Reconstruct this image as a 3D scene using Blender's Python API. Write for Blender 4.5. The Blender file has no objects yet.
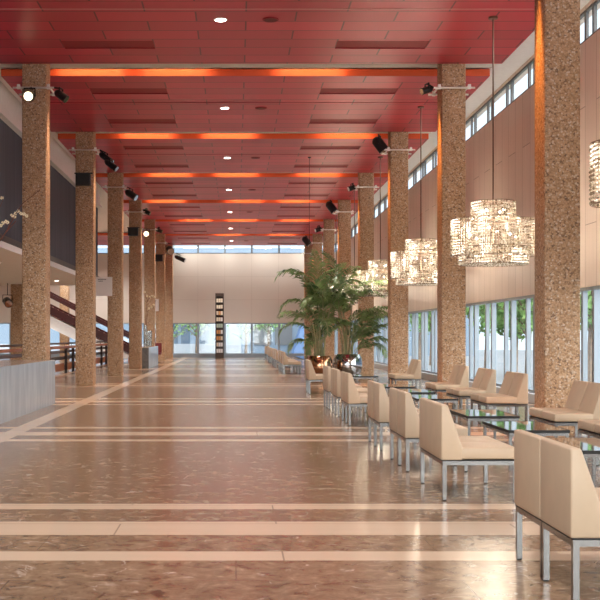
import bpy, bmesh, math, random
from mathutils import Vector, Matrix
random.seed(7)
SC = bpy.context.scene
COL = SC.collection
PI = math.pi
YB_ = -4.0

# ---------------------------------------------------------------- camera, world, exposure
F, VX, VY, EYE = 1100.0, 236.0, 336.0, 1.40
cd = bpy.data.cameras.new('camera'); cam = bpy.data.objects.new('camera', cd); COL.objects.link(cam)
cam.location = (0, 0, EYE); cam.rotation_euler = (PI/2, 0, 0)
cd.sensor_width = 36; cd.lens = 36*F/600
cd.shift_x = (300-VX)/600; cd.shift_y = (VY-300)/600
cd.clip_end = 400
SC.camera = cam
SC.view_settings.view_transform = 'Standard'
SC.view_settings.look = 'None'
SC.view_settings.gamma = 1
SC.view_settings.use_curve_mapping = False
SC.view_settings.exposure = 0.46
SC.cycles.use_denoising = True
SC.cycles.max_bounces = 9
SC.cycles.diffuse_bounces = 6
SC.cycles.glossy_bounces = 4
SC.cycles.transparent_max_bounces = 16
SC.cycles.sample_clamp_indirect = 4.0
SC.cycles.caustics_reflective = False
SC.cycles.caustics_refractive = False

world = bpy.data.worlds.new('overcast_sky'); SC.world = world
world.use_nodes = True
bg = world.node_tree.nodes['Background']
bg.inputs[0].default_value = (0.80, 0.91, 1.0, 1)
# overcast sky, brighter on the sun's side (behind the camera)
_wt = world.node_tree
_tc = _wt.nodes.new('ShaderNodeTexCoord'); 
_mr = _wt.nodes.new('ShaderNodeMapRange'); _mr.interpolation_type = 'SMOOTHSTEP'
_dt = _wt.nodes.new('ShaderNodeVectorMath'); _dt.operation = 'DOT_PRODUCT'; _dt.inputs[1].default_value = (-0.62, 0.75, -0.22)
_wt.links.new(_tc.outputs['Generated'], _dt.inputs[0]); _wt.links.new(_dt.outputs['Value'], _mr.inputs[0])
for _k, _v in (('From Min', -0.8), ('From Max', 0.42), ('To Min', 5.5), ('To Max', 1.2)): _mr.inputs[_k].default_value = _v
_wt.links.new(_mr.outputs[0], bg.inputs[1])
_mx = _wt.nodes.new('ShaderNodeMix'); _mx.data_type = 'RGBA'
_mc = _wt.nodes.new('ShaderNodeMapRange'); _mc.inputs['From Min'].default_value = -0.75; _mc.inputs['From Max'].default_value = 0.1
_wt.links.new(_dt.outputs['Value'], _mc.inputs[0]); _wt.links.new(_mc.outputs[0], _mx.inputs[0])
_mx.inputs[6].default_value = (1.0, 0.96, 0.90, 1); _mx.inputs[7].default_value = (0.78, 0.90, 1.0, 1)
_wt.links.new(_mx.outputs[2], bg.inputs[0])

DOWN_W, CHAND_W, SLOT_W, COLUMN_W, SOFFIT_W, WALLWASH_W = 2200, 24, 4.0, 1500, 150, 450

def light(name, kind, loc, energy, color, rot=(0, 0, 0), **kw):
    l = bpy.data.lights.new(name, kind); l.energy = energy; l.color = color
    for k, v in kw.items(): setattr(l, k, v)
    o = bpy.data.objects.new(name, l); o.location = loc; o.rotation_euler = rot
    COL.objects.link(o); return o

def portal(name, loc, rot, sx, sy):
    o = light(name, 'AREA', loc, 1, (1, 1, 1), rot, shape='RECTANGLE', size=sx, size_y=sy)
    o.data.cycles.is_portal = True

# windows let the sky in: portals on the openings (facing the room)
portal('portal_right_low', (6.55, 36, 1.24), (0, PI/2, 0), 2.1, 72)
portal('portal_right_high', (6.55, 36, 7.0), (0, PI/2, 0), 0.6, 72)
portal('portal_back', (-5, YB_ - 0.1, 3.6), (PI/2, 0, 0), 22, 6.6)
portal('portal_end_low', (-4.8, 71.95, 1.24), (-PI/2, 0, 0), 22.5, 2.1)

# ---------------------------------------------------------------- materials
def new_mat(name):
    m = bpy.data.materials.new(name); m.use_nodes = True
    nt = m.node_tree; nt.nodes.clear()
    out = nt.nodes.new('ShaderNodeOutputMaterial')
    return m, nt, out

def N(nt, t, **kw):
    n = nt.nodes.new(t)
    for k, v in kw.items(): setattr(n, k, v)
    return n

def pbr(name, color, rough=0.5, metal=0.0, spec=0.5, coat=0.0, noise=0.0, nscale=8, bump=0.0, stretch=(1, 1, 1), emit=None, estr=0):
    m, nt, out = new_mat(name)
    p = N(nt, 'ShaderNodeBsdfPrincipled'); nt.links.new(p.outputs[0], out.inputs[0])
    p.inputs['Base Color'].default_value = (*color, 1)
    p.inputs['Roughness'].default_value = rough
    p.inputs['Metallic'].default_value = metal
    p.inputs['Specular IOR Level'].default_value = spec
    p.inputs['Coat Weight'].default_value = coat
    if emit:
        p.inputs['Emission Color'].default_value = (*emit, 1); p.inputs['Emission Strength'].default_value = estr
    if noise or bump:
        tc = N(nt, 'ShaderNodeTexCoord'); mp = N(nt, 'ShaderNodeMapping'); mp.inputs['Scale'].default_value = stretch
        nz = N(nt, 'ShaderNodeTexNoise'); nz.inputs['Scale'].default_value = nscale; nz.inputs['Detail'].default_value = 5
        nt.links.new(tc.outputs['Object'], mp.inputs[0]); nt.links.new(mp.outputs[0], nz.inputs['Vector'])
        if noise:
            r = N(nt, 'ShaderNodeValToRGB')
            r.color_ramp.elements[0].color = (*[c*(1-noise) for c in color], 1)
            r.color_ramp.elements[1].color = (*[min(1, c*(1+noise)) for c in color], 1)
            r.color_ramp.elements[0].position = 0.3; r.color_ramp.elements[1].position = 0.7
            nt.links.new(nz.outputs[0], r.inputs[0]); nt.links.new(r.outputs[0], p.inputs['Base Color'])
        if bump:
            b = N(nt, 'ShaderNodeBump'); b.inputs['Strength'].default_value = bump; b.inputs['Distance'].default_value = 0.01
            nt.links.new(nz.outputs[0], b.inputs['Height']); nt.links.new(b.outputs[0], p.inputs['Normal'])
    return m

def emis(name, color, s):
    m, nt, out = new_mat(name)
    e = N(nt, 'ShaderNodeEmission'); e.inputs[0].default_value = (*color, 1); e.inputs[1].default_value = s
    nt.links.new(e.outputs[0], out.inputs[0]); return m

def mat_glass(name, tint=(0.95, 0.98, 1.0), gl=0.07):
    m, nt, out = new_mat(name)
    t = N(nt, 'ShaderNodeBsdfTransparent'); t.inputs[0].default_value = (*tint, 1)
    g = N(nt, 'ShaderNodeBsdfGlossy'); g.inputs['Roughness'].default_value = 0.03
    mx = N(nt, 'ShaderNodeMixShader'); mx.inputs[0].default_value = gl
    nt.links.new(t.outputs[0], mx.inputs[1]); nt.links.new(g.outputs[0], mx.inputs[2]); nt.links.new(mx.outputs[0], out.inputs[0])
    return m

def mat_aggregate():
    m, nt, out = new_mat('exposed_aggregate')
    p = N(nt, 'ShaderNodeBsdfPrincipled'); nt.links.new(p.outputs[0], out.inputs[0])
    p.inputs['Roughness'].default_value = 0.75
    geo = N(nt, 'ShaderNodeNewGeometry')
    v = N(nt, 'ShaderNodeTexVoronoi'); v.inputs['Scale'].default_value = 40
    nt.links.new(geo.outputs['Position'], v.inputs['Vector'])
    sep = N(nt, 'ShaderNodeSeparateColor'); nt.links.new(v.outputs['Color'], sep.inputs[0])
    r = N(nt, 'ShaderNodeValToRGB'); e = r.color_ramp
    e.elements[0].position = 0.0; e.elements[0].color = (0.20, 0.125, 0.08, 1)
    e.elements[1].position = 1.0; e.elements[1].color = (0.66, 0.54, 0.42, 1)
    for pos, c in ((0.10, (0.35, 0.21, 0.115, 1)), (0.3, (0.49, 0.305, 0.17, 1)), (0.75, (0.55, 0.355, 0.21, 1)), (0.9, (0.61, 0.46, 0.33, 1))):
        x = e.elements.new(pos); x.color = c
    nt.links.new(sep.outputs[0], r.inputs[0])
    d = N(nt, 'ShaderNodeMapRange'); d.inputs['From Min'].default_value = 0.3; d.inputs['From Max'].default_value = 0.75
    d.inputs['To Min'].default_value = 1.0; d.inputs['To Max'].default_value = 0.72
    nt.links.new(v.outputs['Distance'], d.inputs[0])
    mul = N(nt, 'ShaderNodeMix', data_type='RGBA', blend_type='MULTIPLY'); mul.inputs[0].default_value = 1.0
    nt.links.new(r.outputs[0], mul.inputs[6]); nt.links.new(d.outputs[0], mul.inputs[7])
    nt.links.new(mul.outputs[2], p.inputs['Base Color'])
    b = N(nt, 'ShaderNodeBump'); b.inputs['Strength'].default_value = 0.35; b.inputs['Distance'].default_value = 0.012; b.invert = True
    nt.links.new(v.outputs['Distance'], b.inputs['Height']); nt.links.new(b.outputs[0], p.inputs['Normal'])
    return m

def mat_floor():
    m, nt, out = new_mat('brown_marble')
    p = N(nt, 'ShaderNodeBsdfPrincipled'); nt.links.new(p.outputs[0], out.inputs[0])
    geo = N(nt, 'ShaderNodeNewGeometry')
    n1 = N(nt, 'ShaderNodeTexNoise'); n1.inputs['Scale'].default_value = 7.5; n1.inputs['Detail'].default_value = 11; n1.inputs['Roughness'].default_value = 0.72; n1.inputs['Distortion'].default_value = 0.6
    nt.links.new(geo.outputs['Position'], n1.inputs['Vector'])
    r = N(nt, 'ShaderNodeValToRGB'); e = r.color_ramp
    e.elements[0].position = 0.30; e.elements[0].color = (0.06, 0.037, 0.027, 1)
    e.elements[1].position = 0.70; e.elements[1].color = (0.47, 0.335, 0.225, 1)
    x = e.elements.new(0.42); x.color = (0.215, 0.135, 0.082, 1)
    x = e.elements.new(0.56); x.color = (0.305, 0.205, 0.132, 1)
    nt.links.new(n1.outputs[0], r.inputs[0])
    # scattered dark inclusions
    n4 = N(nt, 'ShaderNodeTexNoise'); n4.inputs['Scale'].default_value = 3.1; n4.inputs['Detail'].default_value = 3
    nt.links.new(geo.outputs['Position'], n4.inputs['Vector'])
    dk = N(nt, 'ShaderNodeMapRange'); dk.inputs['From Min'].default_value = 0.66; dk.inputs['From Max'].default_value = 0.72; dk.inputs['To Max'].default_value = 0.75
    nt.links.new(n4.outputs[0], dk.inputs[0])
    dm = N(nt, 'ShaderNodeMix', data_type='RGBA'); nt.links.new(dk.outputs[0], dm.inputs[0])
    nt.links.new(r.outputs[0], dm.inputs[6]); dm.inputs[7].default_value = (0.05, 0.028, 0.02, 1)
    # thin pale veins
    n2 = N(nt, 'ShaderNodeTexNoise'); n2.inputs['Scale'].default_value = 2.3; n2.inputs['Detail'].default_value = 4; n2.inputs['Distortion'].default_value = 1.5
    nt.links.new(geo.outputs['Position'], n2.inputs['Vector'])
    sub = N(nt, 'ShaderNodeMath', operation='SUBTRACT'); sub.inputs[1].default_value = 0.5
    ab = N(nt, 'ShaderNodeMath', operation='ABSOLUTE')
    nt.links.new(n2.outputs[0], sub.inputs[0]); nt.links.new(sub.outputs[0], ab.inputs[0])
    vr = N(nt, 'ShaderNodeMapRange'); vr.inputs['From Max'].default_value = 0.016; vr.inputs['To Min'].default_value = 1; vr.inputs['To Max'].default_value = 0
    nt.links.new(ab.outputs[0], vr.inputs[0])
    n3 = N(nt, 'ShaderNodeTexNoise'); n3.inputs['Scale'].default_value = 5
    nt.links.new(geo.outputs['Position'], n3.inputs['Vector'])
    gate = N(nt, 'ShaderNodeMapRange'); gate.inputs['From Min'].default_value = 0.5; gate.inputs['From Max'].default_value = 0.66
    nt.links.new(n3.outputs[0], gate.inputs[0])
    ml = N(nt, 'ShaderNodeMath', operation='MULTIPLY'); nt.links.new(vr.outputs[0], ml.inputs[0]); nt.links.new(gate.outputs[0], ml.inputs[1])
    mx = N(nt, 'ShaderNodeMix', data_type='RGBA'); nt.links.new(ml.outputs[0], mx.inputs[0])
    nt.links.new(dm.outputs[2], mx.inputs[6]); mx.inputs[7].default_value = (0.62, 0.52, 0.44, 1)
    # slab joints
    br = N(nt, 'ShaderNodeTexBrick'); br.offset = 0.5
    br.inputs['Scale'].default_value = 1; br.inputs['Mortar Size'].default_value = 0.004; br.inputs['Brick Width'].default_value = 2.6; br.inputs['Row Height'].default_value = 0.9
    br.inputs['Color1'].default_value = (1, 1, 1, 1); br.inputs['Color2'].default_value = (0.86, 0.84, 0.84, 1); br.inputs['Mortar'].default_value = (0.62, 0.6, 0.58, 1)
    nt.links.new(geo.outputs['Position'], br.inputs['Vector'])
    mu = N(nt, 'ShaderNodeMix', data_type='RGBA', blend_type='MULTIPLY'); mu.inputs[0].default_value = 1
    nt.links.new(mx.outputs[2], mu.inputs[6]); nt.links.new(br.outputs[0], mu.inputs[7])
    nt.links.new(mu.outputs[2], p.inputs['Base Color'])
    rr = N(nt, 'ShaderNodeMapRange'); rr.inputs['To Min'].default_value = 0.14; rr.inputs['To Max'].default_value = 0.24
    nt.links.new(n1.outputs[0], rr.inputs[0]); nt.links.new(rr.outputs[0], p.inputs['Roughness'])
    p.inputs['Specular IOR Level'].default_value = 0.4
    return m

def mat_boards(name, c1, c2, w, h, off, mortar, rough, axis, msize=0.006, origin=(0, 0, 0), coat=0.0, grain=0.0, spec=0.5):
    """rows of boards; axis picks which world axes run along (u) and across (v) the boards"""
    m, nt, out = new_mat(name)
    p = N(nt, 'ShaderNodeBsdfPrincipled'); nt.links.new(p.outputs[0], out.inputs[0])
    geo = N(nt, 'ShaderNodeNewGeometry'); s = N(nt, 'ShaderNodeSeparateXYZ'); c = N(nt, 'ShaderNodeCombineXYZ')
    nt.links.new(geo.outputs['Position'], s.inputs[0])
    for i, a in enumerate(axis):
        ad = N(nt, 'ShaderNodeMath', operation='SUBTRACT'); ad.inputs[1].default_value = origin['XYZ'.index(a)]
        nt.links.new(s.outputs['XYZ'.index(a)], ad.inputs[0]); nt.links.new(ad.outputs[0], c.inputs[i])
    br = N(nt, 'ShaderNodeTexBrick'); br.offset = off; br.offset_frequency = 2
    br.inputs['Scale'].default_value = 1; br.inputs['Mortar Size'].default_value = msize; br.inputs['Mortar Smooth'].default_value = 0
    br.inputs['Brick Width'].default_value = w; br.inputs['Row Height'].default_value = h
    br.inputs['Color1'].default_value = (*c1, 1); br.inputs['Color2'].default_value = (*c2, 1); br.inputs['Mortar'].default_value = (*mortar, 1)
    nt.links.new(c.outputs[0], br.inputs['Vector'])
    col = br.outputs[0]
    if grain:
        mp = N(nt, 'ShaderNodeMapping'); mp.inputs['Scale'].default_value = (0.4, 9, 1)
        nz = N(nt, 'ShaderNodeTexNoise'); nz.inputs['Scale'].default_value = 2.0; nz.inputs['Detail'].default_value = 4
        nt.links.new(c.outputs[0], mp.inputs[0]); nt.links.new(mp.outputs[0], nz.inputs['Vector'])
        mr = N(nt, 'ShaderNodeMapRange'); mr.inputs['To Min'].default_value = 1-grain; mr.inputs['To Max'].default_value = 1+grain
        nt.links.new(nz.outputs[0], mr.inputs[0])
        mu = N(nt, 'ShaderNodeMix', data_type='RGBA', blend_type='MULTIPLY'); mu.inputs[0].default_value = 1
        nt.links.new(col, mu.inputs[6]); nt.links.new(mr.outputs[0], mu.inputs[7]); col = mu.outputs[2]
    nt.links.new(col, p.inputs['Base Color'])
    p.inputs['Specular IOR Level'].default_value = spec
    p.inputs['Roughness'].default_value = rough; p.inputs['Coat Weight'].default_value = coat; p.inputs['Coat Roughness'].default_value = 0.25
    return m

def mat_crystal():
    m, nt, out = new_mat('cut_crystal')
    geo = N(nt, 'ShaderNodeNewGeometry')
    r = N(nt, 'ShaderNodeValToRGB'); e = r.color_ramp; e.interpolation = 'CONSTANT'
    e.elements[0].position = 0; e.elements[0].color = (0.30, 0.24, 0.17, 1)
    e.elements[1].position = 0.75; e.elements[1].color = (1.0, 0.97, 0.90, 1)
    x = e.elements.new(0.35); x.color = (0.72, 0.64, 0.52, 1)
    nt.links.new(geo.outputs['Random Per Island'], r.inputs[0])
    tr = N(nt, 'ShaderNodeBsdfTranslucent'); nt.links.new(r.outputs[0], tr.inputs[0])
    df = N(nt, 'ShaderNodeBsdfDiffuse'); nt.links.new(r.outputs[0], df.inputs[0])
    gl = N(nt, 'ShaderNodeBsdfGlossy'); gl.inputs['Roughness'].default_value = 0.08
    tp = N(nt, 'ShaderNodeBsdfTransparent')
    a = N(nt, 'ShaderNodeMixShader'); a.inputs[0].default_value = 0.3
    nt.links.new(tr.outputs[0], a.inputs[1]); nt.links.new(df.outputs[0], a.inputs[2])
    b = N(nt, 'ShaderNodeMixShader'); b.inputs[0].default_value = 0.3
    nt.links.new(a.outputs[0], b.inputs[1]); nt.links.new(gl.outputs[0], b.inputs[2])
    c = N(nt, 'ShaderNodeMixShader'); c.inputs[0].default_value = 0.15
    nt.links.new(b.outputs[0], c.inputs[1]); nt.links.new(tp.outputs[0], c.inputs[2])
    nt.links.new(c.outputs[0], out.inputs[0]); return m

def mat_leaf():
    m, nt, out = new_mat('palm_leaf')
    p = N(nt, 'ShaderNodeBsdfPrincipled'); p.inputs['Roughness'].default_value = 0.4
    tr = N(nt, 'ShaderNodeBsdfTranslucent')
    geo = N(nt, 'ShaderNodeNewGeometry'); nz = N(nt, 'ShaderNodeTexNoise'); nz.inputs['Scale'].default_value = 2.2
    nt.links.new(geo.outputs['Position'], nz.inputs['Vector'])
    r = N(nt, 'ShaderNodeValToRGB'); e = r.color_ramp
    e.elements[0].position = 0.3; e.elements[0].color = (0.06, 0.12, 0.045, 1)
    e.elements[1].position = 0.7; e.elements[1].color = (0.31, 0.44, 0.17, 1)
    nt.links.new(nz.outputs[0], r.inputs[0]); nt.links.new(r.outputs[0], p.inputs['Base Color']); nt.links.new(r.outputs[0], tr.inputs[0])
    mx = N(nt, 'ShaderNodeMixShader'); mx.inputs[0].default_value = 0.42
    nt.links.new(p.outputs[0], mx.inputs[1]); nt.links.new(tr.outputs[0], mx.inputs[2]); nt.links.new(mx.outputs[0], out.inputs[0])
    return m

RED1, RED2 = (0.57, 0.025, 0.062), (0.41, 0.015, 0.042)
M = dict(
    agg=mat_aggregate(), marble=mat_floor(),
    cream_stone=mat_boards('cream_stone_inlay', (0.66, 0.50, 0.365), (0.62, 0.47, 0.34), 2.9, 0.9, 0.4, (0.36, 0.27, 0.20), 0.17, 'XY', 0.006, (0.3, 0.1, 0), spec=0.35, grain=0.06),
    ceil_red=mat_boards('red_ceiling_boards', RED1, RED2, 1.8, 6.65/11, 0.5, (0.11, 0.006, 0.01), 0.36, 'XY', 0.015, (0.18, 24.35, 0), spec=0.42),
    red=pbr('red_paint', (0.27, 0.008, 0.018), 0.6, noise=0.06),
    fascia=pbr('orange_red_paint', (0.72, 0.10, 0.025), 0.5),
    track=pbr('pink_track', (0.62, 0.30, 0.29), 0.5),
    white=pbr('white_plaster', (0.87, 0.89, 0.91), 0.7, noise=0.03),
    trough=pbr('white_metal_trough', (0.75, 0.72, 0.68), 0.5),
    wood_wall=mat_boards('pale_wood_boards', (0.80, 0.68, 0.60), (0.73, 0.615, 0.54), 3.4, 0.62, 0.37, (0.40, 0.31, 0.26), 0.5, 'ZY', 0.008, (0, 0, 0), grain=0.12),
    end_wall=mat_boards('greige_wall_panels', (0.66, 0.61, 0.555), (0.64, 0.59, 0.54), 1.75, 1.5, 0.0, (0.56, 0.51, 0.46), 0.75, 'XZ', 0.012, (1.02, 0, 2.26)),
    cream=pbr('cream_plaster', (0.66, 0.58, 0.49), 0.8, noise=0.03),
    dark_cloth=pbr('charcoal_cloth', (0.08, 0.097, 0.135), 0.85, noise=0.2, nscale=3, stretch=(3, 3, 0.05)),
    dark=pbr('black_paint', (0.012, 0.012, 0.014), 0.4),
    frame=pbr('anodised_window_frame', (0.26, 0.31, 0.36), 0.4, metal=0.3),
    dark_frame=pbr('dark_window_frame', (0.10, 0.10, 0.105), 0.45),
    glass=mat_glass('window_glass'),
    vase_glass=mat_glass('vase_glass', (0.9, 0.94, 0.95), 0.22),
    leather=pbr('cream_leather', (0.54, 0.41, 0.285), 0.42, noise=0.05, nscale=5, bump=0.06),
    chrome=pbr('chrome', (0.24, 0.24, 0.24), 0.25, metal=1.0),
    bright_steel=pbr('bright_steel_tube', (0.80, 0.78, 0.75), 0.35, metal=0.8),
    black=pbr('black_rubber', (0.01, 0.01, 0.01), 0.6),
    table_glass=pbr('dark_table_glass', (0.03, 0.033, 0.035), 0.03, spec=0.9, coat=1.0),
    steel=pbr('polished_steel', (0.55, 0.55, 0.57), 0.08, metal=1.0),
    copper=pbr('polished_copper', (0.55, 0.30, 0.17), 0.12, metal=1.0),
    soil=pbr('potting_soil', (0.035, 0.022, 0.015), 0.95, bump=0.8, nscale=40),
    bronze=pbr('bronze_rod', (0.20, 0.13, 0.09), 0.35, metal=0.8),
    crystal=mat_crystal(), bulb=emis('lamp_bulb', (1.0, 0.86, 0.64), 9),
    lamp=emis('lamp_lens', (1.0, 0.93, 0.82), 9), warm_lamp=emis('warm_lamp_lens', (1.0, 0.78, 0.5), 3.5),
    tube=emis('slot_tube', (1.0, 0.66, 0.3), 3),
    stone=pbr('grey_stone_counter', (0.34, 0.42, 0.49), 0.22, noise=0.16, nscale=2, stretch=(2, 2, 0.5)),
    stone_top=pbr('counter_top_brown_reflection', (0.42, 0.34, 0.28), 0.12, noise=0.1),  # brown of the mirrored column is put into the top's colour
    stone_dark=pbr('dark_grey_stone', (0.12, 0.125, 0.12), 0.4, noise=0.3, nscale=9),
    mahogany=pbr('dark_mahogany', (0.05, 0.007, 0.006), 0.3, noise=0.25, nscale=4, stretch=(0.6, 0.6, 6)),
    orange_wood=pbr('orange_brown_wood', (0.36, 0.11, 0.035), 0.35, noise=0.25, nscale=5, stretch=(6, 0.4, 6)),
    dark_wood=pbr('near_black_wood', (0.03, 0.014, 0.012), 0.4, noise=0.2),
    walnut=pbr('dark_walnut', (0.055, 0.035, 0.026), 0.45, noise=0.25, nscale=6, stretch=(5, 5, 0.5)),
    leaf=mat_leaf(), stem=pbr('palm_stem', (0.30, 0.30, 0.15), 0.5, noise=0.2),
    twig=pbr('bark_twig', (0.14, 0.05, 0.035), 0.8), petal=pbr('cream_petal', (0.85, 0.76, 0.55), 0.6),
    paper=pbr('white_card', (0.74, 0.70, 0.69), 0.7), ink=pbr('grey_ink', (0.08, 0.08, 0.09), 0.8),
    red_leather=pbr('dark_red_leather', (0.16, 0.015, 0.02), 0.45),
    paving=pbr('grey_paving', (0.20, 0.21, 0.22), 0.8, noise=0.12),
    ext_wall=pbr('pale_blue_render', (0.18, 0.245, 0.32), 0.8, noise=0.04), ext_white=pbr('white_garden_wall', (0.42, 0.46, 0.51), 0.8),
    ext_glass=pbr('dark_facade_glass', (0.09, 0.13, 0.18), 0.15), ext_grey=pbr('dark_grey_shutter', (0.13, 0.14, 0.15), 0.6),
    tree_leaf=pbr('tree_foliage', (0.16, 0.30, 0.09), 0.6, noise=0.5, nscale=1.5), bark=pbr('tree_bark', (0.22, 0.17, 0.13), 0.9, noise=0.3),
    book_a=pbr('cream_cover', (0.72, 0.62, 0.48), 0.5), book_b=pbr('orange_cover', (0.60, 0.28, 0.10), 0.5),
    book_c=pbr('pale_green_cover', (0.42, 0.52, 0.42), 0.5), book_d=pbr('white_cover', (0.76, 0.76, 0.76), 0.5),
)

# ---------------------------------------------------------------- mesh helpers
class MB:
    def __init__(s): s.v, s.f, s.m = [], [], []
    def box(s, x0, x1, y0, y1, z0, z1, mi=0):
        b = len(s.v)
        s.v += [(x0,y0,z0),(x1,y0,z0),(x1,y1,z0),(x0,y1,z0),(x0,y0,z1),(x1,y0,z1),(x1,y1,z1),(x0,y1,z1)]
        q = [(0,3,2,1),(4,5,6,7),(0,1,5,4),(1,2,6,5),(2,3,7,6),(3,0,4,7)]
        s.f += [tuple(b+i for i in t) for t in q]; s.m += [mi]*6; return s
    def prism(s, prof, y0, y1, mi=0):          # profile in xz, extruded along y
        b = len(s.v); n = len(prof)
        s.v += [(x, y0, z) for x, z in prof] + [(x, y1, z) for x, z in prof]
        s.f.append(tuple(b+i for i in range(n))); s.f.append(tuple(b+n+i for i in reversed(range(n))))
        for i in range(n):
            j = (i+1) % n; s.f.append((b+j, b+i, b+n+i, b+n+j))
        s.m += [mi]*(n+2); return s
    def quad(s, a, b_, c, d, mi=0):
        b = len(s.v); s.v += [tuple(a), tuple(b_), tuple(c), tuple(d)]; s.f.append((b, b+1, b+2, b+3)); s.m.append(mi); return s
    def tube(s, pts, r, n=8, mi=0, cap=True):
        pts = [Vector(p) for p in pts]; rr = r if isinstance(r, (list, tuple)) else [r]*len(pts)
        b = len(s.v); t0 = None
        for i, p in enumerate(pts):
            d = (pts[min(i+1, len(pts)-1)] - pts[max(i-1, 0)]).normalized()
            if t0 is None: t0 = d.orthogonal().normalized()
            u = (t0 - d*t0.dot(d)).normalized(); t0 = u; w = d.cross(u)
            for k in range(n):
                a = 2*PI*k/n; s.v.append(tuple(p + (u*math.cos(a) + w*math.sin(a))*rr[i]))
        for i in range(len(pts)-1):
            for k in range(n):
                k2 = (k+1) % n; s.f.append((b+i*n+k, b+i*n+k2, b+(i+1)*n+k2, b+(i+1)*n+k)); s.m.append(mi)
        if cap:
            s.f.append(tuple(b+k for k in reversed(range(n)))); s.f.append(tuple(b+(len(pts)-1)*n+k for k in range(n))); s.m += [mi, mi]
        return s
    def lathe(s, prof, n=24, c=(0, 0, 0), mi=0):
        b = len(s.v)
        for r, z in prof:
            for k in range(n):
                a = 2*PI*k/n; s.v.append((c[0]+r*math.cos(a), c[1]+r*math.sin(a), c[2]+z))
        for i in range(len(prof)-1):
            for k in range(n):
                k2 = (k+1) % n; s.f.append((b+i*n+k, b+i*n+k2, b+(i+1)*n+k2, b+(i+1)*n+k)); s.m.append(mi)
        s.f.append(tuple(b+k for k in reversed(range(n)))); s.f.append(tuple(b+(len(prof)-1)*n+k for k in range(n))); s.m += [mi, mi]
        return s
    def ball(s, c, r, n=8, h=6, sc=(1, 1, 1), mi=0):
        b = len(s.v)
        for i in range(1, h):
            t = PI*i/h
            for k in range(n):
                a = 2*PI*k/n
                s.v.append((c[0]+r*sc[0]*math.sin(t)*math.cos(a), c[1]+r*sc[1]*math.sin(t)*math.sin(a), c[2]+r*sc[2]*math.cos(t)))
        top = len(s.v); s.v.append((c[0], c[1], c[2]+r*sc[2])); s.v.append((c[0], c[1], c[2]-r*sc[2]))
        for i in range(h-2):
            for k in range(n):
                k2 = (k+1) % n; s.f.append((b+i*n+k, b+(i+1)*n+k, b+(i+1)*n+k2, b+i*n+k2)); s.m.append(mi)
        for k in range(n):
            k2 = (k+1) % n; s.f.append((top, b+k, b+k2)); s.f.append((top+1, b+(h-2)*n+k2, b+(h-2)*n+k)); s.m += [mi, mi]
        return s
    def mesh(s, name, mats, smooth=False, bevel=0, seg=2, angle=40):
        me = bpy.data.meshes.new(name); me.from_pydata(s.v, [], s.f)
        for m in (mats if isinstance(mats, (list, tuple)) else [mats]): me.materials.append(m)
        me.polygons.foreach_set('material_index', s.m)
        if bevel:
            bm = bmesh.new(); bm.from_mesh(me)
            bmesh.ops.recalc_face_normals(bm, faces=bm.faces)
            es = [e for e in bm.edges if len(e.link_faces) == 2 and e.calc_face_angle() > 0.35]
            bmesh.ops.bevel(bm, geom=es, offset=bevel, segments=seg, affect='EDGES', profile=0.5, clamp_overlap=True)
            bm.to_mesh(me); bm.free()
        if smooth:
            me.polygons.foreach_set('use_smooth', [True]*len(me.polygons)); me.set_sharp_from_angle(angle=math.radians(angle))
        me.update(); return me
    def build(s, name, mats, parent=None, loc=(0, 0, 0), rz=0, **kw):
        return link(name, s.mesh(name, mats, **kw), parent, loc, rz)

def link(name, data, parent=None, loc=(0, 0, 0), rz=0):
    o = bpy.data.objects.new(name, data); o.location = loc; o.rotation_euler = (0, 0, rz)
    if parent: o.parent = parent
    COL.objects.link(o); return o

def tag(o, label, cat, group=None):
    o['label'] = label; o['category'] = cat; o['kind'] = 'thing'
    if group: o['group'] = group
    return o

def thing(name, label, cat, loc=(0, 0, 0), rz=0, group=None):
    o = link(name, None, None, loc, rz); o.empty_display_size = 0.1
    return tag(o, label, cat, group)

def struct(name, mb, mats, **kw):
    o = mb.build(name, mats, **kw)
    o['kind'] = 'structure'; return o

def kids(o): return [c for c in bpy.data.objects if c.parent == o]
def copy_tree(o, loc, rz, label, parent=None):
    ch = CH.get(o.name) or kids(o); CH[o.name] = ch
    c = o.copy(); COL.objects.link(c)
    if parent is None: c.location = loc; c.rotation_euler = (0, 0, rz); c['label'] = label
    else: c.parent = parent
    for k in ch: copy_tree(k, None, None, None, c)
    return c
CH = {}

ORD = ['first', 'second', 'third', 'fourth', 'fifth', 'sixth', 'seventh', 'eighth', 'ninth', 'tenth', 'eleventh', 'twelfth']

# ---------------------------------------------------------------- the shell
BAY, CZ, UZ = 7.75, 7.155, 7.36
XR, YE, XL, YB = 6.30, 71.6, -16.0, -4.0
def colY(k): return BAY*(k+1)                      # near face of the columns of line k
CW, CDP = 0.51, 0.55
XCR, XCL = 4.354, -4.53                            # left faces of the right and left columns

# floor: brown slabs with cream inlaid bands (two materials on one plane)
xb = [XL, -3.37, -3.08, XR]
ybs, cream_rows = [YB], set()
for k in range(-1, 9):
    c = colY(k) + 0.27
    for a, b in ((-1.16, -0.87), (-0.28, 0.28), (0.87, 1.16)):
        if c+a > YB and c+b < YE: cream_rows.add(len(ybs)); ybs += [c+a, c+b]
ybs.append(YE)
fl = MB()
for j in range(len(ybs)-1):
    for i in range(3):
        cream = (j in cream_rows and i > 0) or i == 1
        if j in cream_rows and i == 0: cream = True
        fl.quad((xb[i], ybs[j], 0), (xb[i+1], ybs[j], 0), (xb[i+1], ybs[j+1], 0), (xb[i], ybs[j+1], 0), 1 if cream else 0)
fl.box(XL, XR, YB, YE, -0.2, -0.01)
struct('floor', fl, [M['marble'], M['cream_stone']])

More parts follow.
